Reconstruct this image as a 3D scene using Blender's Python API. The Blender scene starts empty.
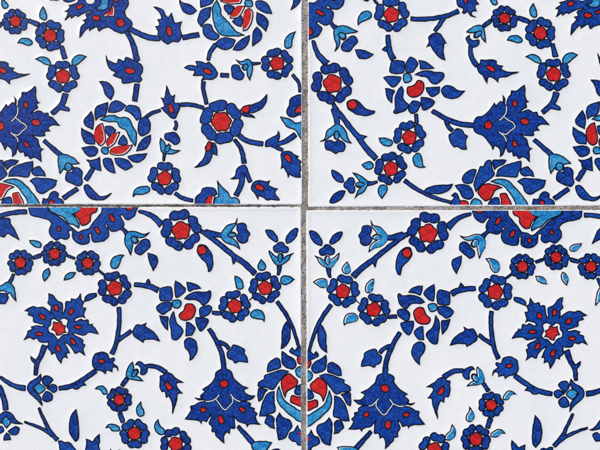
import bpy, bmesh, math, random
import numpy as np
from mathutils import Vector, Color
from mathutils.geometry import delaunay_2d_cdt
from mathutils import noise as mnoise

S = 0.0004                       # metres per unit of the design grid (tile side 490 units = 19.6 cm)
random.seed(7)

# ------------------------------------------------------------------ camera, sky, sun, exposure
sc = bpy.context.scene
cam = bpy.data.cameras.new("camera"); camo = bpy.data.objects.new("camera", cam)
sc.collection.objects.link(camo); sc.camera = camo
DIST = 0.62
camo.location = (0, 0, DIST)
cam.sensor_width = 36; cam.lens = 36 * DIST / (600 * S)
cam.clip_start = 0.01; cam.clip_end = 50

SUN_EL, SUN_AZ = math.radians(58), math.radians(-52)     # azimuth measured clockwise from +Y
world = bpy.data.worlds.new("World"); sc.world = world; world.use_nodes = True
wn = world.node_tree; wn.nodes.clear()
sky = wn.nodes.new('ShaderNodeTexSky'); sky.sky_type = 'NISHITA'; sky.sun_disc = False
sky.sun_elevation = SUN_EL; sky.sun_rotation = SUN_AZ
sky.air_density = 1.0; sky.dust_density = 4.0; sky.ozone_density = 0.6
bg = wn.nodes.new('ShaderNodeBackground'); bg.inputs['Strength'].default_value = 0.10
out = wn.nodes.new('ShaderNodeOutputWorld')
wn.links.new(sky.outputs[0], bg.inputs[0]); wn.links.new(bg.outputs[0], out.inputs[0])
sun = bpy.data.lights.new("sun", 'SUN'); sun.energy = 2.2; sun.angle = math.radians(12); sun.color = (1, .95, .87)
suno = bpy.data.objects.new("sun", sun); sc.collection.objects.link(suno)
d = Vector((math.sin(SUN_AZ) * math.cos(SUN_EL), math.cos(SUN_AZ) * math.cos(SUN_EL), math.sin(SUN_EL)))
suno.rotation_euler = d.to_track_quat('Z', 'Y').to_euler(); suno.location = d
sc.view_settings.view_transform = 'Standard'; sc.view_settings.look = 'None'
sc.view_settings.gamma = 1; sc.view_settings.exposure = 0.0

# ------------------------------------------------------------------ materials
def nodes(name):
    m = bpy.data.materials.new(name); m.use_nodes = True
    nt = m.node_tree; b = nt.nodes['Principled BSDF']
    return m, nt, b
def nz(nt, vec, scale, detail=2, rough=.5):
    n = nt.nodes.new('ShaderNodeTexNoise'); n.inputs['Scale'].default_value = scale
    n.inputs['Detail'].default_value = detail; n.inputs['Roughness'].default_value = rough
    nt.links.new(vec, n.inputs['Vector']); return n.outputs['Fac']
def ramp(nt, fac, stops):
    r = nt.nodes.new('ShaderNodeValToRGB'); cr = r.color_ramp
    while len(cr.elements) < len(stops): cr.elements.new(.5)
    for e, (p, c) in zip(cr.elements, stops):
        e.position = p; e.color = (*c, 1) if not isinstance(c, (int, float)) else (c, c, c, 1)
    nt.links.new(fac, r.inputs[0]); return r.outputs['Color']
def mix(nt, fac, a, b, mode='MIX'):
    x = nt.nodes.new('ShaderNodeMix'); x.data_type = 'RGBA'; x.blend_type = mode
    for sock, v in ((x.inputs[0], fac), (x.inputs[6], a), (x.inputs[7], b)):
        if hasattr(v, 'links'): nt.links.new(v, sock)
        elif isinstance(v, tuple): sock.default_value = (*v, 1)
        else: sock.default_value = v
    return x.outputs[2]
def glaze_surface(nt, b, coord, bump=.25):
    # one shared wavy, faintly pitted glaze over body and painting alike
    geo = nt.nodes.new('ShaderNodeNewGeometry')
    f1 = nz(nt, geo.outputs['Position'], 95, 3); f2 = nz(nt, geo.outputs['Position'], 900, 2)
    m = nt.nodes.new('ShaderNodeMath'); m.operation = 'MULTIPLY_ADD'
    nt.links.new(f2, m.inputs[0]); m.inputs[1].default_value = .10; nt.links.new(f1, m.inputs[2])
    bp = nt.nodes.new('ShaderNodeBump'); bp.inputs['Strength'].default_value = bump
    bp.inputs['Distance'].default_value = .0012
    nt.links.new(m.outputs[0], bp.inputs['Height']); nt.links.new(bp.outputs[0], b.inputs['Normal'])
    b.inputs['Roughness'].default_value = .22
    b.inputs['IOR'].default_value = 1.30

def paint(name, base, light, dark, speck, amount, bump=.25):
    m, nt, b = nodes(name)
    tc = nt.nodes.new('ShaderNodeTexCoord'); co = tc.outputs['Object']
    info = nt.nodes.new('ShaderNodeObjectInfo')
    pool = nz(nt, co, 430, 2, .5)                       # slow pooling of the pigment
    c = mix(nt, ramp(nt, pool, [(.36, 0), (.56, 1)]), dark, base)
    c = mix(nt, ramp(nt, info.outputs['Random'], [(0, 0.0), (1, .28)]), c, light)
    grain = nz(nt, co, 1150, 3, .8)                    # grainy brush coat
    c = mix(nt, ramp(nt, grain, [(.49, 0), (.66, .8)]), c, light)
    c = mix(nt, ramp(nt, nz(nt, co, 1250, 2, .7), [(.36, .85), (.50, 0)]), c, dark)
    patch = nz(nt, co, 260, 1)
    fine = nz(nt, co, 3200, 1, .6)
    mm = nt.nodes.new('ShaderNodeMath'); mm.operation = 'MULTIPLY'
    nt.links.new(ramp(nt, patch, [(.50, 0), (.62, 1)]), mm.inputs[0])
    nt.links.new(ramp(nt, fine, [(.60, 0), (.70, amount)]), mm.inputs[1])
    c = mix(nt, mm.outputs[0], c, speck)
    nt.links.new(c, b.inputs['Base Color'])
    glaze_surface(nt, b, co, bump); return m

M = {}
M['b'] = paint('cobalt_glaze', (.0014, .028, .275), (.010, .125, .56), (.0010, .0075, .095), (.16, .33, .75), .55)
M['c'] = paint('turquoise_glaze', (.006, .225, .53), (.07, .44, .70), (.003, .12, .37), (.60, .82, .92), .9)
M['r'] = paint('tomato_red_glaze', (.56, .010, .013), (.68, .035, .022), (.33, .004, .010), (.85, .22, .20), .22)
M['k'] = paint('outline_glaze', (.0035, .0045, .016), (.006, .009, .035), (.002, .002, .006), (.02, .03, .09), .4)

m, nt, b = nodes('white_tin_glaze'); M['w'] = m
tc = nt.nodes.new('ShaderNodeTexCoord'); co = tc.outputs['Object']
c = mix(nt, ramp(nt, nz(nt, co, 24, 3), [(.35, 0), (.65, 1)]), (.725, .768, .795), (.775, .805, .82))
c = mix(nt, ramp(nt, nz(nt, co, 330, 4, .7), [(.40, 0), (.75, .35)]), c, (.66, .69, .76))
c = mix(nt, ramp(nt, nz(nt, co, 700, 2, .7), [(.70, 0), (.76, .4)]), c, (.45, .36, .28))
nt.links.new(c, b.inputs['Base Color']); glaze_surface(nt, b, co)

m, nt, b = nodes('tile_edge_biscuit'); M['e'] = m
geo = nt.nodes.new('ShaderNodeNewGeometry'); co = geo.outputs['Position']
c = mix(nt, ramp(nt, nz(nt, co, 1600, 4, .8), [(.38, 0), (.62, 1)]), (.33, .30, .28), (.78, .77, .76))
nt.links.new(c, b.inputs['Base Color']); b.inputs['Roughness'].default_value = .6

m, nt, b = nodes('cement_grout'); M['g'] = m
geo = nt.nodes.new('ShaderNodeNewGeometry'); co = geo.outputs['Position']
c = mix(nt, ramp(nt, nz(nt, co, 230, 3), [(.38, 0), (.60, 1)]), (.24, .205, .18), (.47, .43, .40))
c = mix(nt, ramp(nt, nz(nt, co, 2100, 3, .8), [(.425, 0), (.50, 1)]), (.03, .024, .022), c)
# old dirt: a long soiled stretch of the left horizontal joint and some of the upright one
sep = nt.nodes.new('ShaderNodeSeparateXYZ'); nt.links.new(co, sep.inputs[0])
def mth(op, a, b_, **k):
    n = nt.nodes.new('ShaderNodeMath'); n.operation = op; n.use_clamp = k.get('clamp', False)
    for i_, v_ in enumerate((a, b_)):
        if hasattr(v_, 'links'): nt.links.new(v_, n.inputs[i_])
        else: n.inputs[i_].default_value = v_
    return n.outputs[0]
left = mth('MULTIPLY', mth('SUBTRACT', -.002, sep.outputs[0]), 200, clamp=True)
dirt = mth('MULTIPLY', left, ramp(nt, nz(nt, co, 260, 3, .7), [(.36, .35), (.52, .9)]), clamp=True)
c = mix(nt, dirt, c, (.045, .034, .030))
c = mix(nt, ramp(nt, nz(nt, co, 1900, 2, .7), [(.56, 0), (.72, .8)]), c, (.62, .60, .58))
nt.links.new(c, b.inputs['Base Color']); b.inputs['Roughness'].default_value = .95
bp = nt.nodes.new('ShaderNodeBump'); bp.inputs['Strength'].default_value = .8; bp.inputs['Distance'].default_value = .0004
nt.links.new(nz(nt, co, 1300, 4, .8), bp.inputs['Height']); nt.links.new(bp.outputs[0], b.inputs['Normal'])
MATS = ['w', 'k', 'b', 'c', 'r']

# ------------------------------------------------------------------ the painted design
# '@ ox oy' sets the grid cell (6 steps per unit); 'name colour points' is one painted shape,
# K = brush stroke (start,end width then points), E = oval, R = rosette;  + joins the shape before, > is a piece of the part before,
# ! = this motif is already present in the other half of the design
B = """
@ 300 225
leaf b 57,38 72,32 95,45 118,68 132,100 128,125 105,118 78,98 62,70
leaf b 252,42 253,50 240,80 215,105 188,117 178,108 185,80 205,55 228,44
bud b 115,165 118,148 135,138 148,120 165,115 180,122 188,132 205,142 207,158 200,175 180,182 165,175 150,182 125,180
tulip c 85,183 105,190 125,197 147,215 148,195 160,185 172,190 180,212 200,198 218,182 235,168 230,195 215,220 195,250 175,260 155,255 130,240 112,222 103,200
+ c E 166,212 15,28 0
+ b K 30,12 172,262 173,290 180,314
@ 310 260
rosette R 197,187 97 -82 m
rosette R 382,297 97 -82 m
turquoise_leaf c 20,132 48,115 85,112 103,130 98,158 70,165 42,150
turquoise_leaf c 222,12 240,45 240,70 220,82 200,75 193,50 205,28
turquoise_leaf c 382,115 380,150 370,185 350,197 332,183 335,150 355,125
turquoise_leaf c 205,392 203,355 222,325 260,318 288,340 280,365 245,375 218,380
tendril k K 8,8 275,240 284,252 294,260
tendril b K 22,22 518,338 495,340 468,341
@ 300 300
stem b K 24,17 185,30 125,118 85,205 55,305
+ b 118,140 140,165 155,205 157,260 162,315 135,300 112,262 105,215 108,170
@ 350 200
bud b 50,215 68,190 75,160 100,152 125,160 130,190 120,212 132,235 118,265 90,275 65,262 60,235
tulip c 125,122 140,150 185,165 215,200 228,225 215,255 180,280 140,292 112,312 122,275 145,250 165,240 140,235 135,215 155,205 170,212 150,185 132,160
+ c E 160,224 26,16 0
branch b K 26,34 345,205 310,222 260,262 200,308 140,358 80,400 20,458
+ b K 44,26 318,212 270,222 222,228
+ b 130,365 138,385 150,402 158,378 162,350
rosette R 467,200 125 -82 g
red_tipped_leaf b 362,290 370,330 345,370 315,400 302,450 285,440 275,400 280,350 300,310 330,285
> red_tip r E 341,318 29,30 0
@ 450 200
stem b -22,150 0,125 40,98 85,82 122,77 125,92 90,105 55,122 25,150 0,182
@ 500 200
scalloped_palmette b -170,62 -160,85 -150,110 -125,130 -100,135 -75,108 -62,112 -75,130 -85,155 -80,180 -50,200 -10,205 10,185 20,165 32,170 10,195 8,230 30,260 65,270 100,272 112,250 115,225 128,225 124,250 130,275 165,287 200,278 220,260 228,235 228,208 240,203 250,212 246,240 270,258 300,250 325,262 350,245 368,220 368,190 355,165 370,145 410,128 450,120 480,110 490,85 488,40 380,40 376,70 366,88 335,105 290,130 260,160 225,190 192,212 165,200 130,190 108,160 70,115 50,90 38,40 -172,40
> red_spot r E -122,66 26,13 0
> red_spot r E -12,127 14,30 32
> red_spot r E 75,202 14,25 32
> red_spot r E 177,242 13,15 0
> red_spot r E 310,193 13,16 0
> red_petal r 76,40 80,85 112,105 120,145 150,170 176,168 190,135 220,104 190,80 160,40
> turquoise_petal c 160,40 175,75 200,95 225,103 200,135 186,165 190,186 218,170 250,160 280,128 325,105 362,88 380,40
+ k K 3,3 222,103 250,94 275,90
@ 450 200
tulip c 60,212 95,222 145,208 185,208 210,240 208,285 190,320 175,350 165,315 160,275 140,283 125,265 142,240 110,245 82,235
+ c E 152,257 18,24 35
+ b 182,212 198,198 228,180 246,190 222,208 208,230
bud b 55,285 62,260 85,250 110,262 128,285 148,310 145,335 118,350 95,335 75,318 60,305
leaf b 68,335 65,380 38,443 12,400 15,360 40,345
turquoise_leaf c 215,352 250,352 285,370 298,405 285,430 262,432 245,410 232,375
@ 500 200
stem b K 26,26 508,90 560,93 640,108 700,135
leaf b 678,135 613,130 603,165 583,190 553,262 590,240 623,225 650,245 700,220 730,170
rosette R 135,400 78 90 s
rosette R 337,343 78 90 s
rosette R 545,400 78 90 s
tendril b K 16,16 215,371 235,364 255,357
tendril b K 26,20 425,357 450,364 470,371
turquoise_leaf c 490,262 478,285 455,305 425,308 418,285 440,268
@ 500 260
tendril b K 14,12 40,107 65,87
turquoise_leaf c 212,98 245,98 270,115 280,145 250,138 225,125
turquoise_leaf c 375,72 400,88 410,115 400,152 378,130 365,100
rosette R -28,192 103 -5 m
leaf b 84,224 125,228 150,245 155,275 120,262 84,241
tulip c 688,195 648,170 623,158 593,175 578,215 572,275 595,250 610,225 628,235 640,215 668,215 690,250 700,215
+ b K 16,22 586,112 600,140 612,165
bud b 620,245 640,228 665,225 690,235 700,260 680,285 645,290 625,270
@ 500 300
starburst_blossom b 180,-15 205,20 235,15 240,35 268,35 275,80 285,105 290,100 288,50 320,30 345,0 375,-15 372,20 378,45 360,65 362,90 355,108 370,95 410,68 445,72 470,65 520,92 495,100 500,115 470,130 468,155 445,165 405,178 410,188 445,182 480,190 475,205 500,215 505,235 525,270 490,255 470,265 445,258 430,280 400,285 380,280 378,290 380,320 360,340 358,355 335,350 325,375 300,410 288,375 262,378 265,350 248,345 262,315 278,287 265,290 240,310 225,330 215,350 190,340 180,345 155,362 165,330 155,300 170,290 165,270 185,255 215,240 228,230 215,228 190,235 160,240 130,222 72,230 95,195 110,178 105,172 130,172 135,145 160,150 175,140 205,155 218,150 205,135 170,125 150,135 160,110 150,75 170,70 160,35 175,25
> white_ring w 255,150 275,135 300,140 314,150 330,140 350,138 362,150 363,175 378,195 372,225 345,237 330,255 317,268 300,255 285,238 262,235 248,212 260,185
+ r 270,185 290,175 300,153 320,162 345,158 348,185 358,208 335,215 325,240 305,238 288,225 265,222 276,202
> red_spot r E 237,95 16,21 -20
> red_spot r E 327,75 15,22 15
> red_spot r E 413,127 23,15 -35
> red_spot r E 432,231 24,13 -5
> red_spot r E 317,320 14,24 20
> red_spot r E 226,277 14,25 35
> red_spot r E 195,190 25,13 0
@ 500 340
stem b K 34,22 400,65 420,120 445,170 455,240
+ b 450,155 482,128 478,152 455,182
side_tulip b 425,235 450,262 490,285 505,325 485,360 445,395 418,430 420,395 428,370 452,345 468,318 435,292 420,265
+ c 397,322 430,293 468,315 440,355 412,345
trefoil_bud b 350,268 370,250 400,248 415,270 408,295 388,315 370,300 358,285
+ b 325,310 350,298 372,310 388,322 370,333 350,350 335,345 325,330
+ b 352,365 372,345 390,340 410,365 412,395 385,405 360,395
stem b K 34,18 520,322 560,316 610,297 658,264 668,258
stem b K 28,26 90,215 160,265 230,305 310,322
+ b 190,275 165,285 150,302 180,310 195,325 222,325 235,305
@ 450 340
carnation b 280,135 305,140 320,110 355,100 395,115 408,150 405,190 380,212 355,215 330,232 320,212 290,220 285,195 265,195 255,215 262,185 285,165 275,150
> red_spot r E 355,155 20,14 -5
@ 400 300
stem b K 24,26 548,70 545,150 560,270 590,350
+ b K 26,22 550,264 510,238 475,212
leaf b 300,272 315,240 350,205 385,185 380,162 410,175 440,175 462,210 458,240 430,262 400,280 392,265 350,262
@ 380 265
lotus b 105,190 115,172 135,183 200,182 245,200 268,222 240,232 200,230 175,245 155,265 122,240
> red_petal r 200,285 225,255 260,258 275,295 302,320 290,350 250,355 215,335
> turquoise_heart c 290,240 315,230 342,240 340,270 310,282 292,265
> blue_petal b 170,162 200,135 255,125 250,155 240,180 215,170
> blue_petal b 262,165 290,135 322,115 328,160 320,215 300,212 268,185
> blue_petal b 348,155 390,155 418,170 415,235 380,238 345,230
> blue_petal b 350,250 385,245 420,258 440,275 430,300 400,320 375,305 350,285
> blue_petal b 370,335 395,332 420,325 405,375 372,415 368,370
> blue_petal b 105,275 125,262 160,272 178,290 175,325 155,335 125,318 108,300
@ 400 300
> blue_petal b 215,92 235,130 238,170 230,210 225,258 195,262 158,220 165,190 195,165 205,130
> blue_petal b 85,190 115,162 138,158 140,205 142,240 110,235 90,212
> blue_petal b 5,140 40,128 80,128 78,165 55,208 30,195 10,165
leaf b 85,265 120,250 148,270 145,310 120,345 118,388 90,365 70,325 75,285
@ 380 265
tendril b K 34,26 430,172 480,150 570,140
+ b 475,128 485,105 500,120 502,135 480,140
@ 300 340
leaf b 385,80 420,60 455,55 468,80 492,100 482,135 455,150 445,165 420,155 368,158 370,130 385,105
@ 340 340
branch b K 24,30 358,-42 310,40 280,120 270,205
+ b K 24,22 300,38 262,52 240,76
@ 300 375
palmette b 465,5 495,-10 532,-8 560,12 565,45 590,78 642,115 625,128 652,152 645,168 668,170 687,166 665,180 640,178 618,188 650,190 675,200 690,212 715,218 712,245 748,295 720,300 685,300 655,310 650,322 640,305 615,310 605,290 585,268 592,290 600,320 585,345 585,370 565,375 560,395 540,415 510,442 512,400 498,375 478,382 470,350 447,350 446,310 452,275 440,290 425,308 400,315 375,325 370,340 355,325 320,325 290,325 310,305 320,280 310,262 328,245 325,228 350,220 348,200 375,185 412,184 380,182 345,172 322,150 355,150 375,140 390,118 365,105 395,92 425,70 450,45
+ w K 5,5 415,187 440,176 468,145
+ w K 5,5 460,165 457,190 478,215 500,238 520,228 535,205 556,178
+ w K 5,5 540,148 560,172 590,186 620,188
> red_spot r E 510,80 27,25 0
> red_spot r E 398,237 22,15 -30
> red_spot r E 529,298 20,28 15
> red_spot r E 637,238 20,16 0
@ 380 375
carnation b 380,12 350,20 325,45 278,72 315,78 312,105 285,138 310,145 318,185 345,262 345,200 365,155 382,165 390,130 410,130 420,95 418,55 418,35 400,30
> red_spot r 382,62 386,95 368,120 350,118 345,102 355,86
@ 400 340
stem b K 30,22 265,222 310,192 345,184 382,184
+ b 375,190 400,168 430,158 448,178 430,180 415,200 418,232 395,235 378,215
tulip c 465,160 485,180 500,210 505,245 490,262 450,270 402,275 425,252 445,245 430,225 432,205 450,205 462,215 458,190
+ c E 453,230 15,26 -35
+ b K 24,24 500,262 530,305
@ 450 375
!rosette R 247,180 78 180 s
!rosette R 155,385 90 19 s
!tendril b K 30,26 243,262 225,315
!turquoise_leaf c 115,192 140,225 142,255 125,280 98,272 100,240 112,220
!turquoise_leaf c 322,125 345,97 370,97 395,115 365,120 345,148 322,145
!turquoise_leaf c 245,350 280,328 310,330 330,350 305,350 290,368 250,370
@ 380 375
!turquoise_leaf c 432,298 452,330 448,365 420,392 392,385 395,360 420,335
!rosette R 325,447 97 -72 m
@ 450 375
leaf b 510,240 540,280 552,340 545,390 515,435 495,410 495,330 505,270
@ 500 375
carnation b 70,392 95,415 110,435 130,425 150,420 148,445 155,500 60,500 75,455 68,440
carnation b 240,450 260,438 280,442 300,432 318,435 312,460 300,500 200,500
stem b K 26,14 325,425 360,385 385,345 435,235
+ b K 24,12 350,400 390,372 430,352 520,318
side_tulip b 535,330 570,310 600,270 635,252 665,268 690,300 690,320 660,325 638,312 615,318 570,330
+ c 658,315 633,280 608,320 633,355
trefoil_bud b 603,360 578,345 556,360 573,395 603,395 625,375
+ b 648,408 633,385 613,400 608,425 648,430
+ b 683,350 658,345 650,375 680,390
stem b K 30,30 678,102 650,170 638,242
@ 300 340
round_peony c 175,302 190,350 180,405 145,445 100,485 50,520 0,540 0,455 50,450 100,420 145,385 165,335
> red_petal r 62,270 85,245 110,225 140,240 160,265 160,310 140,370 125,335 95,315 70,300
> red_petal r 0,375 65,365 100,360 105,395 80,410 50,425 0,435
> turquoise_heart c 0,185 50,183 75,205 68,235 45,250 0,250
> blue_petal b 0,285 55,295 80,325 75,352 0,358
> blue_petal b 0,60 60,68 80,85 95,68 110,95 75,115 55,125 0,120
> red_spot r 0,115 55,118 66,140 50,168 0,172
> blue_petal b 70,165 85,135 120,115 155,90 160,115 155,165 130,190 95,200 75,185
> blue_petal b 165,165 172,140 195,132 225,150 245,180 248,215 225,212 190,200 168,190
> blue_petal b 115,215 160,203 215,220 265,240 265,258 300,280 298,305 250,312 215,325 185,290 150,245
> blue_petal b 245,325 275,315 300,318 305,370 300,395 278,380 262,345
@ 300 375
> blue_petal b 205,125 245,140 275,190 295,275 255,275 230,260 200,245 205,185
> blue_petal b 205,290 225,270 250,280 262,315 245,330 228,345 203,352 208,320
> blue_petal b 175,255 192,290 190,350 180,420 140,408 118,370 98,335 110,300 145,285
!> blue_petal b 45,360 65,330 75,350 90,368 110,375 118,405 95,425 75,430 60,450 0,455 0,360
!> red_spot r E 50,382 15,17 0
@ 300 375
!stem b K 22,30 425,340 380,390 335,440
!tulip c 222,435 260,428 300,428 340,440 340,475 310,490 295,510 270,520 250,480
"""
T = """
@ 0 0
rosette R 92,128 76 90 s
rosette R 300,214 90 0 s
@ 0 60
rosette R 377,98 97 -90 m
@ 0 0
turquoise_leaf c 8,-5 30,5 50,35 40,50 20,48 8,25
turquoise_leaf c 258,38 275,75 280,110 265,122 240,105 238,75
turquoise_leaf c 105,258 125,232 160,228 190,245 190,265 165,272 135,262
turquoise_leaf c 212,355 250,340 285,350 303,375 305,395 270,385 240,368
turquoise_leaf c 518,340 480,328 450,338 430,365 435,395 465,388 490,365
tendril b K 26,26 174,125 232,148
tendril b K 24,30 370,280 388,350
@ 50 0
great_carnation b 170,8 150,22 110,32 120,45 88,68 105,78 90,118 125,95 128,108 155,92 165,100 200,80 245,68 255,72 215,85 220,110 195,120 210,135 185,165 178,225 210,185 235,165 235,185 260,170 280,162 292,185 320,170 350,165 385,185 430,200 460,190 465,180 490,155 485,125 460,100 448,70 470,30 466,-10 440,-60 380,-90 300,-100 230,-80 180,-40 165,-10
+ w 215,-30 218,10 240,22 264,12 264,-30
> red_spot r E 178,40 25,14 -28
> red_spot r E 277,107 26,17 0
> red_spot r E 423,137 26,27 0
> red_petal r 375,25 390,55 385,95 360,100 345,95 330,105 315,85 345,75 365,50
> red_spot r E 395,-4 15,16 0
> turquoise_petal c 265,45 300,30 308,-10 345,-10 350,40 330,60 300,62
leaf b 75,-10 80,5 105,12 140,6 165,-10
@ 100 0
stem b K 30,30 178,172 240,205 300,226 358,230
@ 50 0
stem b K 26,34 458,190 480,225 502,280 522,365
carnation b 335,333 355,365 400,380 410,355 445,368 455,343 500,360 530,375 555,400 555,430 542,455 550,475 535,495 505,490 470,500 435,498 430,475 395,460 378,450 395,435 360,415 345,385
> red_spot r E 480,425 32,19 8
@ 100 75
tendril b K 30,28 222,55 208,155
leaf b -5,38 40,42 70,65 82,100 65,148 30,115 18,75
@ 150 50
carnation b 205,105 235,92 285,98 275,68 310,72 338,80 350,70 375,92 405,135 400,160 375,175 330,178 308,185 322,155 258,152 265,125 235,118
> red_spot r E 345,128 27,17 20
@ 100 0
carnation b 320,40 350,45 380,60 392,90 408,105 430,78 440,115 450,135 490,130 480,170 490,215 470,250 435,250 405,265 375,245 345,205 350,190 332,160 355,150 345,115 370,115 365,90 345,62
> red_spot r E 415,187 18,31 -12
tendril b K 30,28 497,226 590,208
leaf b 475,-8 495,15 540,28 580,65 545,85 505,75 485,45
@ 190 0
stem b K 28,20 155,268 122,312 110,358
@ 150 50
stem b K 22,22 322,192 320,240 340,322
stem b K 22,22 185,328 255,330 318,348
carnation b 98,213 118,260 128,275 148,268 145,300 150,320 172,318 180,345 165,385 150,412 125,405 65,348 85,335 65,285 85,290 95,245
> red_spot r E 125,352 16,30 -18
@ 100 75
stem b K 18,20 360,212 310,230 275,255
tendril b K 14,20 450,280 458,300 448,328
@ 150 50
tendril b K 24,24 426,150 468,152
@ 210 45
bud b 128,130 150,118 175,125 185,150 205,178 195,205 165,208 135,190
tulip c 155,88 185,98 225,85 250,105 255,145 250,180 238,212 222,180 220,150 200,150 190,135 205,120 180,115
+ c E 213,132 15,21 35
+ b K 20,10 250,112 300,109
rosette R 403,112 96 180 m
stem b K 20,18 495,180 530,225 540,278
rosette b 545,295 510,305 480,325 475,360 460,395 470,425 500,432 530,420 570,420 600,380 600,320 570,296
> rosette_centre r 570,345 530,366 510,390 515,413 540,408 580,405
@ 210 110
turquoise_leaf c 420,40 460,48 490,60 515,78 545,70 560,20 600,20 600,180 560,190 530,150 510,120 470,105 440,75
@ 200 0
turquoise_leaf c 573,188 555,235 550,280 525,292 508,275 510,235 530,210
@ 200 75
rosette R 128,280 130 18 f
red_tipped_leaf b 400,118 398,160 370,200 335,222 285,228 262,222 270,192 300,182 345,165 375,145
+ b 245,228 285,230 310,238 330,255 290,252 260,245
> red_tip r 242,210 265,188 300,180 298,205 285,228 260,222
stem b K 28,28 235,362 290,398 375,412
@ 210 110
stem b K 22,32 335,210 420,200 470,178 510,148
+ b 330,210 335,185 370,165 400,150 410,125 418,160 405,195 375,210
+ b K 24,18 372,212 435,240
stem b K 20,28 148,180 188,240 203,318
carnation b 425,265 445,248 480,248 500,262 532,278 520,290 548,310 540,330 548,350 542,375 545,405 515,402 475,385 470,405 460,375 440,345 425,352 430,320
> red_spot r E 468,290 18,30 -28
@ 160 140
stem b K 32,28 498,190 485,270 455,332
+ b 422,232 450,215 460,175 485,155 512,152 520,180 500,220 465,235
+ b K 24,22 510,170 540,250
turquoise_leaf c 342,243 375,285 405,310 425,345 450,345 475,365 480,410 325,410 328,355 350,335 350,300
scalloped_palmette b 205,410 215,345 245,315 255,290 300,282 330,295 345,325 330,335 325,410
> red_petal r 272,410 280,350 305,332 328,335 325,360 312,410
@ 200 150
carnation b 308,230 320,195 350,182 400,190 418,182 412,210 440,225 465,232 450,258 472,290 475,302 430,298 400,300 380,285 350,275 347,295 325,255
> red_spot r E 357,225 29,19 25
@ 130 110
red_tipped_leaf b 495,255 490,285 470,320 430,338 388,345 415,320 440,290 455,250 450,225 475,192 492,205
+ b 497,195 515,205 523,272 500,262 492,230
> red_tip r 470,190 490,198 488,225 475,245 455,248 455,220
@ 100 150
rosette R 388,170 97 -90 m
stem b K 22,20 452,260 500,290 555,302
@ 130 110
tulip c 182,165 205,190 215,215 235,200 243,232 300,243 260,262 215,262 190,250 180,210
+ c E 226,230 14,26 30
+ b K 24,8 207,262 202,305
bud b 210,145 240,135 270,135 290,155 298,190 270,210 245,190 212,175
@ 100 150
turquoise_leaf c 198,280 205,240 240,220 285,218 300,235 285,258 240,268 215,268
@ 0 150
leaf b 505,215 530,210 555,235 580,262 600,278 630,275 668,258 630,295 600,300 555,295 525,275 508,245
@ 75 85
round_peony c 150,208 195,185 235,182 270,195 300,192 330,210 345,245 370,290 362,368 335,335 320,305 300,270 270,255 250,225 200,222
> red_petal r 165,230 180,290 182,340 155,365 120,330 118,280 135,245
> red_petal r 268,280 255,320 235,355 200,378 190,340 215,300
> red_petal r 345,360 320,400 280,420 215,415 215,385 250,370
> turquoise_heart c 162,378 185,372 200,385 198,410 170,415 158,398
> blue_petal b 180,250 215,248 245,270 205,310 188,290
> blue_petal b 290,300 310,325 315,355 258,355
> blue_petal b 40,258 65,275 110,300 118,355 70,350 42,310
> blue_petal b 97,158 112,200 108,268 60,240 55,210
> blue_petal b 125,210 118,165 130,130 195,105 195,140 180,185 145,195
> blue_petal b 198,165 215,110 250,92 305,122 280,150 240,165
> blue_petal b 298,155 315,125 350,122 385,140 395,190 370,213 340,175
> blue_petal b 420,190 450,225 445,280 400,308 378,275 385,215
> blue_petal b 453,300 450,340 425,380 368,397 385,350 415,320
> blue_petal b 40,375 80,368 120,370 137,395 120,422 85,430 60,410
@ 75 115
> blue_petal b 432,232 410,265 370,285 325,265 318,248 360,238
> blue_petal b 238,258 280,258 320,275 345,308 310,328 280,322 250,295
> blue_petal b 168,270 190,258 220,268 240,348 200,335 175,305
sepal b 68,268 110,270 148,252 155,335 120,325 92,310 88,290
+ b K 26,26 108,322 66,388
@ 0 120
tulip c 365,205 400,208 440,225 478,262 430,268 440,290 415,305 390,300 385,290 360,322 350,280 348,220
+ c E 410,281 23,25 0
+ b K 22,30 265,125 365,212
bud b 400,315 430,310 445,285 475,288 492,310 490,345 495,375 475,397 430,382 395,360
@ 0 150
tendril b K 26,26 382,288 462,232
scalloped_petal b 258,290 285,292 300,262 325,248 350,262 350,285 375,300 385,345 262,345
> red_spot r E 308,314 17,16 0
@ 0 60
branch b K 34,26 392,205 370,265 312,320
+ b 378,268 395,278 415,290 412,308 370,300 350,295
@ 190 0
round_peony c 160,0 185,55 190,90 225,125 245,150 275,185 328,212 240,218 180,205 145,150 135,90 135,45
> red_petal r 180,5 225,-5 310,-5 300,20 240,25
> red_petal r 240,110 250,70 285,40 330,38 315,70 290,105
> red_petal r 320,185 320,110 330,65 355,50 375,70 375,120 350,170
> blue_petal b 205,30 265,42 230,88 205,50
> blue_petal b 255,130 310,95 308,160 275,150
> turquoise_heart c 330,5 350,0 372,10 372,35 350,42 330,35
> blue_petal b 395,10 430,5 470,30 488,82 440,72 400,45
> blue_petal b 400,75 445,95 468,130 455,188 425,160 400,135
> blue_petal b 375,275 378,195 400,162 428,195 425,235
> blue_petal b 258,298 285,255 310,235 357,212 350,255 310,298
> blue_petal b 150,265 180,235 220,225 272,240 255,280 215,300 180,290
> blue_petal b 85,150 125,148 140,180 175,215 150,240 105,230 78,195
> blue_petal b 50,100 70,60 125,42 118,100 85,135 70,162 48,130
> blue_petal b 60,10 70,-15 145,-20 130,20 65,45
@ 200 0
leaf b 560,-20 560,10 545,58 585,30 605,-5
"""

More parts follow.
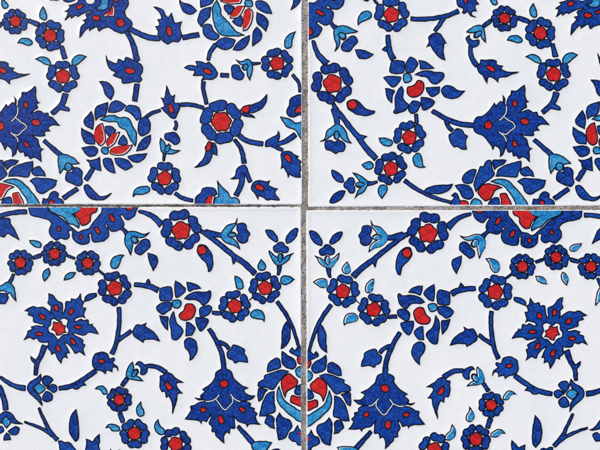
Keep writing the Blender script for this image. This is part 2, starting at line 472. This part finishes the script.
def spline(P, closed=True, bulge=0):
    n = len(P); res = []
    if bulge and area(P) < 0: bulge = -bulge
    def corner(i):
        if not closed and i in (0, n - 1): return True
        a, b, c = P[i - 1], P[i], P[(i + 1) % n]
        u, v = (b - a), (c - b)
        if u.length < 1e-6 or v.length < 1e-6: return True
        return u.angle(v) > math.radians(92)
    K = [corner(i) for i in range(n)]
    def tan(i):
        return (P[(i + 1) % n] - P[i - 1]) * .5
    for i in range(n if closed else n - 1):
        a, b = P[i], P[(i + 1) % n]; L = (b - a).length
        ta = tan(i) if not K[i] else None; tb = tan((i + 1) % n) if not K[(i + 1) % n] else None
        for t in (ta, tb):
            if t is not None and t.length > L: t *= L / t.length
        if bulge and ta is None and tb is None and L > 3:   # a petal edge between two points swells outward
            e = (b - a) * .95; o_ = Vector((e.y, -e.x)) * bulge; ta, tb = e + o_, e - o_
        if ta is None: ta = (b - a) * .9 if tb is None else ((b - a) * 1.5 - tb * .5)
        if tb is None: tb = (b - a) * .9 if K[i] and K[(i + 1) % n] else ((b - a) * 1.5 - ta * .5)
        k = max(2, int(L / .8))
        for j in range(k):
            s = j / k; s2, s3 = s * s, s * s * s
            res.append(a * (2 * s3 - 3 * s2 + 1) + ta * (s3 - 2 * s2 + s) + b * (3 * s2 - 2 * s3) + tb * (s3 - s2))
    if not closed: res.append(P[-1])
    return res

def stroke(P, w0, w1):
    a, b = (P[0] - P[1]).normalized(), (P[-1] - P[-2]).normalized()
    P = [P[0] + a * .5] + P[1:-1] + [P[-1] + b * .5]     # the brush lands and lifts a little past its mark
    C = spline(P, False); n = len(C); L, R = [], []
    for i, p in enumerate(C):
        t = (C[min(i + 1, n - 1)] - C[max(i - 1, 0)]).normalized(); nn = Vector((-t.y, t.x))
        w = (w0 + (w1 - w0) * i / max(1, n - 1)) * .5
        e = 1 if 0 < i < n - 1 else .86
        L.append(p + nn * w * e); R.append(p - nn * w * e)
    return L + R[::-1]

def oval(c, rx, ry, rot):
    r = math.radians(rot)
    k = 18
    return [c + Vector((rx * math.cos(a) * math.cos(r) - ry * math.sin(a) * math.sin(r),
                        rx * math.cos(a) * math.sin(r) + ry * math.sin(a) * math.cos(r))) for a in [2 * math.pi * j / k for j in range(k)]]

def rosette(c, R, rot, style):
    """petal outlines, heart outline; drawn by hand so every petal differs a little"""
    rnd = random.Random(int(c.x * 13 + c.y * 7))
    n = 6 if style == 'f' else 5
    step = 360 / n
    petals = []
    sp = {'s': .505, 'm': .49, 'g': .49, 'f': .53}[style] * step
    inn = {'s': .50, 'm': .535, 'g': .55, 'f': .53}[style]
    prof = [(-1, .74), (-.93, .88), (-.68, .985), (-.36, 1.0), (0, .92), (.36, 1.0), (.68, .985), (.93, .88), (1, .74),
            (.80, inn + .03), (.40, inn - .03), (0, inn - .02), (-.40, inn - .03), (-.80, inn + .03)]
    for k in range(n):
        a0 = rot + k * step + rnd.uniform(-3, 3); rr = R * rnd.uniform(.97, 1.05)
        pts = []
        for s, q in prof:
            if style == 'f' and s == 0 and q > .9: q = .985
            a = math.radians(a0 + s * sp); r = rr * q * rnd.uniform(.98, 1.02)
            pts.append(c + Vector((math.cos(a), math.sin(a))) * r)
        petals.append(spline(pts))
    hr = {'s': .43, 'm': .445, 'g': .445, 'f': .45}[style] * R
    H = []
    lob = {'s': .03, 'm': .08, 'g': .09, 'f': .07}[style]
    nl = 6 if style == 'f' else 5
    for j in range(40):
        th = math.radians(j * 9); a = math.radians(rot + (0 if style in 'mg' else 36)) + th
        lobe = abs(math.cos(nl * th / 2)) ** .8
        H.append(c + Vector((math.cos(a), math.sin(a))) * hr * (1.04 - 1.9 * lob * (1 - lobe)) * rnd.uniform(.98, 1.02))
    return petals, H

def cur_name(lead, parts, cur, name):
    return '' if lead == '+' and cur['name'] not in ('leaf', 'red_tipped_leaf') else name
def parse(txt):
    """-> list of parts: dict(name, dup, shapes=[(colour, outline)], kids=[same])"""
    parts = []; ox = oy = 0; cur = None; name = ''
    for ln in txt.strip().splitlines():
        t = ln.split()
        if t[0] == '@': ox, oy = float(t[1]), float(t[2]); continue
        dup = t[0].startswith('!')
        if dup: t[0] = t[0][1:]
        lead = ''
        if t[0] in ('+', '>'): lead = t.pop(0)
        if lead != '+': name = t.pop(0)
        g = lambda s: Vector((ox + float(s.split(',')[0]) / 6, oy + float(s.split(',')[1]) / 6))
        if t[0] == 'R':
            c = g(t[1]); pet, H = rosette(c, float(t[2]) / 6, float(t[3]), t[4])
            shapes = [('b', p) for p in pet]
            part = dict(name=name, dup=dup, shapes=shapes, kids=[dict(name='rosette_centre', dup=dup, shapes=[('r', spline(H))], kids=[])])
            parts.append(part); cur = part; continue
        col = t.pop(0)
        if t[0] == 'K':
            w0, w1 = [float(v) / 6 for v in t[1].split(',')]; poly = stroke([g(s) for s in t[2:]], w0, w1)
        elif t[0] == 'E':
            rx, ry = [float(v) / 6 for v in t[2].split(',')]; poly = oval(g(t[1]), rx, ry, float(t[3]))
        else: poly = spline([g(s) for s in t], True, .42 if ('petal' in cur_name(lead, parts, cur, name) or 'leaf' in cur_name(lead, parts, cur, name)) else 0)
        if lead == '+': cur['shapes'].append((col, poly))
        elif lead == '>':
            cur = dict(name=name, dup=dup, shapes=[(col, poly)], kids=[]); parts[-1]['kids'].append(cur)
        else:
            cur = dict(name=name, dup=dup, shapes=[(col, poly)], kids=[]); parts.append(cur)
    return parts

def solve(A, y):                                            # least squares, small
    n = len(A[0]); M_ = [[sum(r[i] * r[j] for r in A) for j in range(n)] + [sum(r[i] * q for r, q in zip(A, y))] for i in range(n)]
    for i in range(n):
        p = max(range(i, n), key=lambda k: abs(M_[k][i])); M_[i], M_[p] = M_[p], M_[i]
        for k in range(n):
            if k != i:
                f = M_[k][i] / M_[i][i]; M_[k] = [u - f * v for u, v in zip(M_[k], M_[i])]
    return [M_[i][n] / M_[i][i] for i in range(n)]
def affine(pairs, name=''):
    A = [(a[0] / 100, a[1] / 100, 1) for a, b in pairs]
    cx = solve(A, [b[0] for a, b in pairs]); cy = solve(A, [b[1] for a, b in pairs])
    f = lambda p: Vector((cx[0] * p.x / 100 + cx[1] * p.y / 100 + cx[2], cy[0] * p.x / 100 + cy[1] * p.y / 100 + cy[2]))
    for a, b in pairs: print('fit', name, a, [round(v, 1) for v in (f(Vector(a)) - Vector(b))])
    return f
ident = lambda p: p.copy()
B_BL = affine([((342.8, 290), (265, 286.7)), ((385, 388.3), (224.1, 384)), ((552, 333), (60, 328)), ((556.2, 257.2), (55, 253.7)),
               ((522.5, 266.7), (88, 263)), ((427.8, 233.3), (180.8, 230.8)), ((491.2, 405), (119.2, 399.5)), ((475.8, 439.2), (134.5, 433.7)),
               ((373.7, 309.5), (233.8, 305.8)), ((421.7, 315.8), (187.5, 312.2)), ((319, 390), (290, 385.8)), ((572.5, 393.7), (37.5, 388.3))], 'B>BL')
B_TR = affine([((427.8, 233.3), (332.5, 84.2)), ((342.8, 290), (390, 168.7)), ((373.7, 309.5), (409.2, 136.7)), ((421.7, 315.8), (415.3, 88.3)),
               ((495.8, 291.7), (390.8, 15)), ((385, 388.3), (488.7, 125.8)), ((491.2, 405), (504.5, 17.5)), ((475.8, 439.2), (540, 33)),
               ((440.8, 390.5), (490.8, 68.7)), ((319, 390), (489.2, 192.5)), ((327, 250), (350, 185))], 'B>TR')
PTL = [((388.2, 424.7), (35.8, 122.8)), ((406.2, 414.7), (26.2, 105)), ((366.3, 414.5), (26.7, 145)), ((385, 388.3), (.5, 126.7)),
       ((439.8, 390.5), (2, 70.3)), ((491.2, 405), (15.3, 21.3)), ((475.8, 439.2), (49.5, 35.3)), ((324.2, 431.7), (43.3, 185))]
B_TL = affine(PTL, 'B>TL')
T_BR = affine([(b, a) for a, b in PTL], 'T>BR')
T_TR = affine([((15.3, 21.3), (504.5, 17.5)), ((49.5, 35.3), (540, 33)), ((62.7, 75.3), (553.3, 74.2)), ((35.8, 122.8), (526.2, 121.7)),
               ((68.3, 162.5), (559.2, 162.5)), ((104.7, 150.8), (596.7, 150)), ((51.3, 202), (541.7, 202.5))], 'T>TR')

# ------------------------------------------------------------------ geometry helpers
def area(P): return .5 * sum(P[i - 1].x * P[i].y - P[i].x * P[i - 1].y for i in range(len(P)))
def dense_clean(P):
    Q = []
    for p in P:
        if not Q or (p - Q[-1]).length > .18: Q.append(p)
    while len(Q) > 3 and (Q[0] - Q[-1]).length < .18: Q.pop()
    return Q
def normals(P):                                            # outward for a positive-area polygon
    n = len(P); N = []
    for i in range(n):
        a = (P[i] - P[i - 1]).normalized(); b = (P[(i + 1) % n] - P[i]).normalized()
        na, nb = Vector((a.y, -a.x)), Vector((b.y, -b.x)); m_ = na + nb
        if m_.length < .05: m_ = na
        m_.normalize(); N.append(m_ / max(.55, m_.dot(na)))
    return N
def segdist(p, a, b):
    ab = b - a; l = ab.length_squared
    t = 0 if l == 0 else max(0, min(1, (p - a).dot(ab) / l))
    return (p - (a + ab * t)).length
def inside(p, P):
    c = False; j = len(P) - 1
    for i in range(len(P)):
        if (P[i].y > p.y) != (P[j].y > p.y) and p.x < (P[j].x - P[i].x) * (p.y - P[i].y) / (P[j].y - P[i].y) + P[i].x: c = not c
        j = i
    return c
def shrink(P, w):
    N = normals(P); Q = []
    n = len(P)
    for i, (p, nn) in enumerate(zip(P, N)):
        q = p - nn * w
        if not inside(q, P): continue
        if min(segdist(q, P[j], P[(j + 1) % n]) for j in range(n)) < w * .86: continue
        if not Q or (q - Q[-1]).length > .1: Q.append(q)
    return Q
def clip(P, box):
    x0, y0, x1, y1 = box
    for ax, lim, sg in ((0, x0, 1), (0, x1, -1), (1, y0, 1), (1, y1, -1)):
        Q = []
        for i in range(len(P)):
            a, b = P[i - 1], P[i]; da, db = (a[ax] - lim) * sg, (b[ax] - lim) * sg
            if (da >= 0) != (db >= 0): Q.append(a + (b - a) * (da / (da - db)))
            if db >= 0: Q.append(b)
        P = Q
        if len(P) < 3: return []
    return P
def W3(p, z): return Vector(((p.x - 300) * S, (225 - p.y) * S, z * S))

class Acc:
    def __init__(s): s.v = []; s.f = []; s.m = []
    def poly(s, P, z, mat):
        if len(P) < 3: return
        base = len(s.v); s.v += [W3(p, z) for p in P]
        V, _, F, *_r = delaunay_2d_cdt([Vector((p.x, p.y)) for p in P], [], [list(range(len(P)))], 1, 1e-6)
        s.v[base:] = [W3(p, z) for p in V]
        for t in F:
            a, b, c = [V[i] for i in t]
            ar = (b - a).cross(c - a)
            if abs(ar) < 1e-7: continue
            t = list(t) if ar < 0 else list(t)[::-1]
            s.f.append([base + i for i in t]); s.m.append(mat)
    def line(s, P, Q, z, mat, box):                        # ink line between the boundary P and its outer edge Q
        n = len(P)
        for i in range(n):
            j = (i + 1) % n
            c4 = clip([P[i], Q[i], Q[j], P[j]], box)
            if len(c4) < 3: continue
            if abs(area(c4)) < 1e-6: continue
            if area(c4) > 0: c4 = c4[::-1]
            base = len(s.v); s.v += [W3(p, z) for p in c4]
            s.f.append(list(range(base, base + len(c4)))); s.m.append(mat)
    def build(s, name, parent, mats):
        if not s.f: return None
        c = sum(s.v, Vector()) / len(s.v)
        me = bpy.data.meshes.new(name); me.from_pydata([v - c for v in s.v], [], s.f)
        for k in mats: me.materials.append(M[k])
        for p, k in zip(me.polygons, s.m): p.material_index = mats.index(k)
        me.update()
        o = bpy.data.objects.new(name, me); sc.collection.objects.link(o)
        o.parent = parent; o.location = c - parent_world(parent)
        o['_w'] = tuple(c); return o
def parent_world(p):
    return Vector(p['_w']) if p is not None else Vector()

LINE = .70
ZB = [0.0]
def paint_part(part, f, box, tile, dx=(0, 0), pw=1.0, level=0, parent=None, margin=(-90, -70, 690, 520)):
    acc = Acc(); used = set()
    z0 = .05 + level * .10
    for si, (col, poly) in enumerate(part['shapes']):
        P = [f(p) for p in poly]
        # the tiny unevenness of a hand holding a brush
        P = [p + Vector((mnoise.noise(Vector((p.x * .2, p.y * .2, 3.1 + level))), mnoise.noise(Vector((p.x * .2, p.y * .2, 9.7 + level))))) * .48 for p in P]
        P = dense_clean(P)
        if len(P) < 3: continue
        if area(P) < 0: P = P[::-1]
        ZB[0] += .00011
        up = .05 * (si > 0 and col in 'wrck') ; zz = z0 + ZB[0] + up
        N = normals(P); lw = LINE * pw
        outer = [p + n * lw * .62 * (1 + .25 * mnoise.noise(Vector((p.x * .5, p.y * .5, 1.7)))) for p, n in zip(P, N)]
        C = clip(P, box)
        if len(C) < 3: continue
        if col == 'k': acc.poly(C, zz, 'k'); used.add('k'); continue
        if col == 'w' and level == 0 and si > 0 and abs(area(P)) < 140:
            sh = shrink(P, .12)
            acc.poly(clip(P, box), zz + .02, 'w'); used.add('w'); C = clip([p + n * .8 for p, n in zip(P, N)], box); acc.poly(C, zz, 'k'); used.add('k'); continue
        acc.poly(C, zz, 'k'); acc.line(P, outer, zz - .012, 'k', box); used.add('k')
        inn = shrink(P, lw * 1.25)
        if len(inn) >= 3:
            if (col == 'c' and dx[0] > 0 and part['name'] in ('turquoise_leaf', 'tulip')) or (col == 'r' and dx[0] < 0 and 'petal' in part['name']):                 # the colour missed its outline: a sliver stays white
                acc.poly(clip(inn, box), zz + .015, 'w'); used.add('w')
                moved = [p + Vector(dx) for p in inn]
                keep = [p if inside(p, P) else q for p, q in zip(moved, inn)]
                inn = keep
            I = clip(inn, box)
            if len(I) >= 3: acc.poly(I, zz + .03, col); used.add(col)
    if not acc.f: return
    xs = [v.x / S + 300 for v in acc.v]; ys = [225 - v.y / S for v in acc.v]
    if level == 0 and (max(xs) < margin[0] or min(xs) > margin[2] or max(ys) < margin[1] or min(ys) > margin[3]): return
    o = acc.build(part['name'], parent or tile, [k for k in MATS if k in used])
    for kid in part['kids']:
        paint_part(kid, f, box, tile, dx, pw, level + 1, o)

# ------------------------------------------------------------------ grout (the setting)
def grout():
    # one gritty cement sheet, its surface just below the glaze
    g = bmesh.new()
    def sheet(x0, x1, y0, y1, step, z, amp):
        nx = max(1, int((x1 - x0) / step)); ny = max(1, int((y1 - y0) / step)); rows = []
        for j in range(ny + 1):
            row = []
            for i in range(nx + 1):
                x = x0 + (x1 - x0) * i / nx; y = y0 + (y1 - y0) * j / ny
                v = Vector((x, y, 0))
                h = z + amp * (mnoise.noise(v * .09) * .9 + mnoise.noise(v * .45) * .7 + mnoise.noise(v * 1.3) * .5)
                row.append(g.verts.new(W3(Vector((x, y)), h)))
            rows.append(row)
        for j in range(ny):
            for i in range(nx): g.faces.new([rows[j + 1][i], rows[j + 1][i + 1], rows[j][i + 1], rows[j][i]])
    sheet(299, 311, -285, 700, .6, -1.5, 1.0)
    sheet(-190, 298.99, 201, 213, .6, -1.5, .75)
    sheet(311.01, 800, 201, 213, .6, -1.3, .75)
    # bedding mortar below the tiles
    for x0, x1, y0, y1 in ((-230, 840, -330, 745),):
        v = [g.verts.new(W3(Vector(p), -16)) for p in ((x0, y1), (x1, y1), (x1, y0), (x0, y0))]; g.faces.new(v)
    me = bpy.data.meshes.new('grout'); g.to_mesh(me); g.free(); me.materials.append(M['g'])
    for p in me.polygons: p.use_smooth = True
    o = bpy.data.objects.new('grout', me); sc.collection.objects.link(o); o['kind'] = 'structure'
    o['label'] = 'gritty grey cement grout in the cross shaped joints'
grout()

# ------------------------------------------------------------------ the tiles
# the glaze swells where it was painted and sinks a little between the motifs: a height field of the whole panel
GX0, GY0, GS = -200, -300, 1.0
COV = np.zeros((1010, 1010), np.float32)
def cover(P):
    xs = np.array([p.x for p in P]); ys = np.array([p.y for p in P])
    j0, j1 = max(0, int(ys.min() - GY0)), min(COV.shape[0] - 1, int(ys.max() - GY0) + 1)
    for j in range(j0, j1 + 1):
        y = GY0 + j + .01; x2, y2 = np.roll(xs, -1), np.roll(ys, -1)
        m_ = (ys > y) != (y2 > y)
        if not m_.any(): continue
        cr = np.sort(xs[m_] + (y - ys[m_]) * (x2[m_] - xs[m_]) / (y2[m_] - ys[m_]))
        for a, b in zip(cr[::2], cr[1::2]):
            COV[j, max(0, int(math.ceil(a - GX0))):max(0, int(b - GX0) + 1)] = 1
def relief():
    h = COV.copy()
    def box(a, r):
        for ax in (0, 1):
            a = sum(np.roll(a, k, ax) for k in range(-r, r + 1)) / (2 * r + 1)
        return a
    near = np.clip(box(box(h, 1), 1) * 2.2, 0, 1)
    wide = np.clip(box(box(h, 3), 3) * 1.3, 0, 1)
    h = np.maximum(near, wide)
    h = box(h, 1)
    return h
def glaze_face(Q, cw):
    N_ = 380; k = 1.9
    q = [Q[0] + Vector((k, k)), Q[1] + Vector((-k, k)), Q[2] + Vector((-k, -k)), Q[3] + Vector((k, -k))]
    u = np.linspace(0, 1, N_ + 1); U, V = np.meshgrid(u, u)
    X = (q[0].x * (1 - U) + q[1].x * U) * (1 - V) + (q[3].x * (1 - U) + q[2].x * U) * V
    Y = (q[0].y * (1 - U) + q[1].y * U) * (1 - V) + (q[3].y * (1 - U) + q[2].y * U) * V
    fx, fy = X - GX0, Y - GY0; ix, iy = fx.astype(int), fy.astype(int); ax, ay = fx - ix, fy - iy
    H = REL[iy, ix] * (1 - ax) * (1 - ay) + REL[iy, ix + 1] * ax * (1 - ay) + REL[iy + 1, ix] * (1 - ax) * ay + REL[iy + 1, ix + 1] * ax * ay
    edge = np.minimum(np.minimum(U, 1 - U), np.minimum(V, 1 - V)) * 486
    H = np.maximum(H, np.exp(-edge / 3.0))
    Z = -RELIEF * (1 - H)
    co = np.stack([(X - 300) * S - cw.x, (225 - Y) * S - cw.y, Z * S - cw.z], -1).reshape(-1, 3)
    idx = np.arange((N_ + 1) ** 2).reshape(N_ + 1, N_ + 1)
    fc = np.stack([idx[1:, :-1], idx[1:, 1:], idx[:-1, 1:], idx[:-1, :-1]], -1).reshape(-1, 4)
    me = bpy.data.meshes.new('face'); me.vertices.add(len(co)); me.vertices.foreach_set('co', co.ravel())
    me.loops.add(fc.size); me.loops.foreach_set('vertex_index', fc.ravel())
    me.polygons.add(len(fc)); me.polygons.foreach_set('loop_start', np.arange(0, fc.size, 4)); me.polygons.foreach_set('loop_total', np.full(len(fc), 4))
    me.polygons.foreach_set('use_smooth', np.ones(len(fc), bool)); me.update(calc_edges=True)
    return me
RELIEF = .8
def tile(quad, label, seed):
    """quad: corners TL, TR, BR, BL of the glazed face"""
    Q = [Vector(q) for q in quad]; loop = []; offs = []
    for k in range(4):
        a, b = Q[k], Q[(k + 1) % 4]; L = (b - a).length; n = int(L / 1.1); t = (b - a).normalized(); nn = Vector((t.y, -t.x))
        for i in range(n):
            p = a + (b - a) * i / n
            r = .30 * mnoise.noise(Vector((p.x * .09, p.y * .09, seed))) + .34 * mnoise.noise(Vector((p.x * .33, p.y * .33, seed + 5))) + .22 * mnoise.noise(Vector((p.x * 1.1, p.y * 1.1, seed + 9)))
            if mnoise.noise(Vector((p.x * .21, p.y * .21, seed + 20))) > .42: r -= .55      # chipped rim
            ins = max(0, 1.6 - min(i, n - i) * 1.1) * .9
            loop.append(p + nn * (r - ins)); offs.append((nn, a, t, L))
    c = sum(Q, Vector((0, 0))) / 4
    prof = [(1.9, 0, 'w'), (1.25, -.07, 'w'), (.75, -.24, 'w'), (.35, -.55, 'w'), (.1, -1.0, 'e'), (0, -1.6, 'e'), (0, -15.9, 'e')]
    v = []; f = []; mi = []; n = len(loop)
    for ins, z, mk in prof:
        for p, (o, a, t, L) in zip(loop, offs):
            q = p - o * ins; s_ = (q - a).dot(t)
            if ins > .5: q = a + t * max(ins, min(L - ins, s_)) - o * ins
            v.append(W3(q, z))
    for r in range(len(prof) - 1):
        for i in range(n):
            j = (i + 1) % n; f.append([r * n + i, r * n + j, (r + 1) * n + j, (r + 1) * n + i][::-1]); mi.append(0 if prof[r + 1][2] == 'w' else 1)
    cw = W3(c, 0)
    me = bpy.data.meshes.new('ceramic_tile'); me.from_pydata([p - cw for p in v], [], f)
    me.materials.append(M['w']); me.materials.append(M['e'])
    for p, k in zip(me.polygons, mi): p.material_index = k; p.use_smooth = False
    me.update()
    face = glaze_face(Q, cw)
    bm = bmesh.new(); bm.from_mesh(me); bm.from_mesh(face); bm.to_mesh(me); bm.free(); bpy.data.meshes.remove(face)
    o = bpy.data.objects.new('ceramic_tile', me); sc.collection.objects.link(o); o.location = cw
    o['_w'] = tuple(cw); o['label'] = label; o['category'] = 'tile'; o['group'] = 'glazed floral wall tiles'
    return o
def inset(quad, k=.75):
    return (max(quad[0][0], quad[3][0]) + k, max(quad[0][1], quad[1][1]) + k, min(quad[1][0], quad[2][0]) - k, min(quad[2][1], quad[3][1]) - k)

PB = parse(B); PT = parse(T)
def dups(p): return p['dup']
def strip_dup(p):
    q = dict(p); q['kids'] = [k for k in p['kids'] if not k['dup']]; return q

tiles = [
 ('TL', ((-188, -284.5), (302.0, -285), (302.5, 205.0), (-188, 204.5)), 'white glazed tile, upper left, with whole round red and turquoise peonies ringed by blue petals', 1.3),
 ('TR', ((307.3, -283), (797, -284.5), (798, 205.5), (307.9, 207.2)), 'white glazed tile, upper right, with blue leafy palmette growing sideways and drooping blue leaf', 2.6),
 ('BL', ((-189, 206.7), (301.6, 206.7), (302.2, 697), (-188, 697)), 'white glazed tile, lower left, with jagged blue starburst blossom at its left side', 3.9),
 ('BR', ((306.0, 209.9), (796, 209.7), (797, 699), (306.6, 700)), 'white glazed tile, lower right, with starburst at right and turquoise leaves missing their outlines', 5.2)]
def jobs_for(key):
    if key == 'TL': return [(strip_dup(p), B_TL) for p in PB if not p['dup']] + [(p, ident) for p in PT]
    if key == 'TR': return [(strip_dup(p), B_TR) for p in PB if not p['dup']] + [(p, T_TR) for p in PT]
    jobs = [(p, ident) for p in PB]
    for p in PT:
        cc = sum((q for c_, s_ in p['shapes'] for q in s_), Vector((0, 0))) / sum(len(s_) for c_, s_ in p['shapes'])
        if T_BR(cc).y > 462: jobs.append((p, T_BR))
    if key == 'BL': jobs = [(p, (lambda g: (lambda q: B_BL(g(q))))(f)) for p, f in jobs]
    return jobs
for key, quad, label, seed in tiles:
    for p, f in jobs_for(key):
        for q in [p] + p['kids']:
            for col, poly in q['shapes']:
                P = clip([f(v) for v in poly], inset(quad))
                if len(P) > 2: cover(P)
REL = relief()
for key, quad, label, seed in tiles:
    o = tile(quad, label, seed); box = inset(quad)
    for p, f in jobs_for(key):
        paint_part(p, f, box, o, dx={'BR': (.85, .25), 'TL': (-.75, -.5)}.get(key, (0, 0)))
for o in bpy.data.objects:
    if '_w' in o: del o['_w']
print('objects', len(bpy.data.objects))
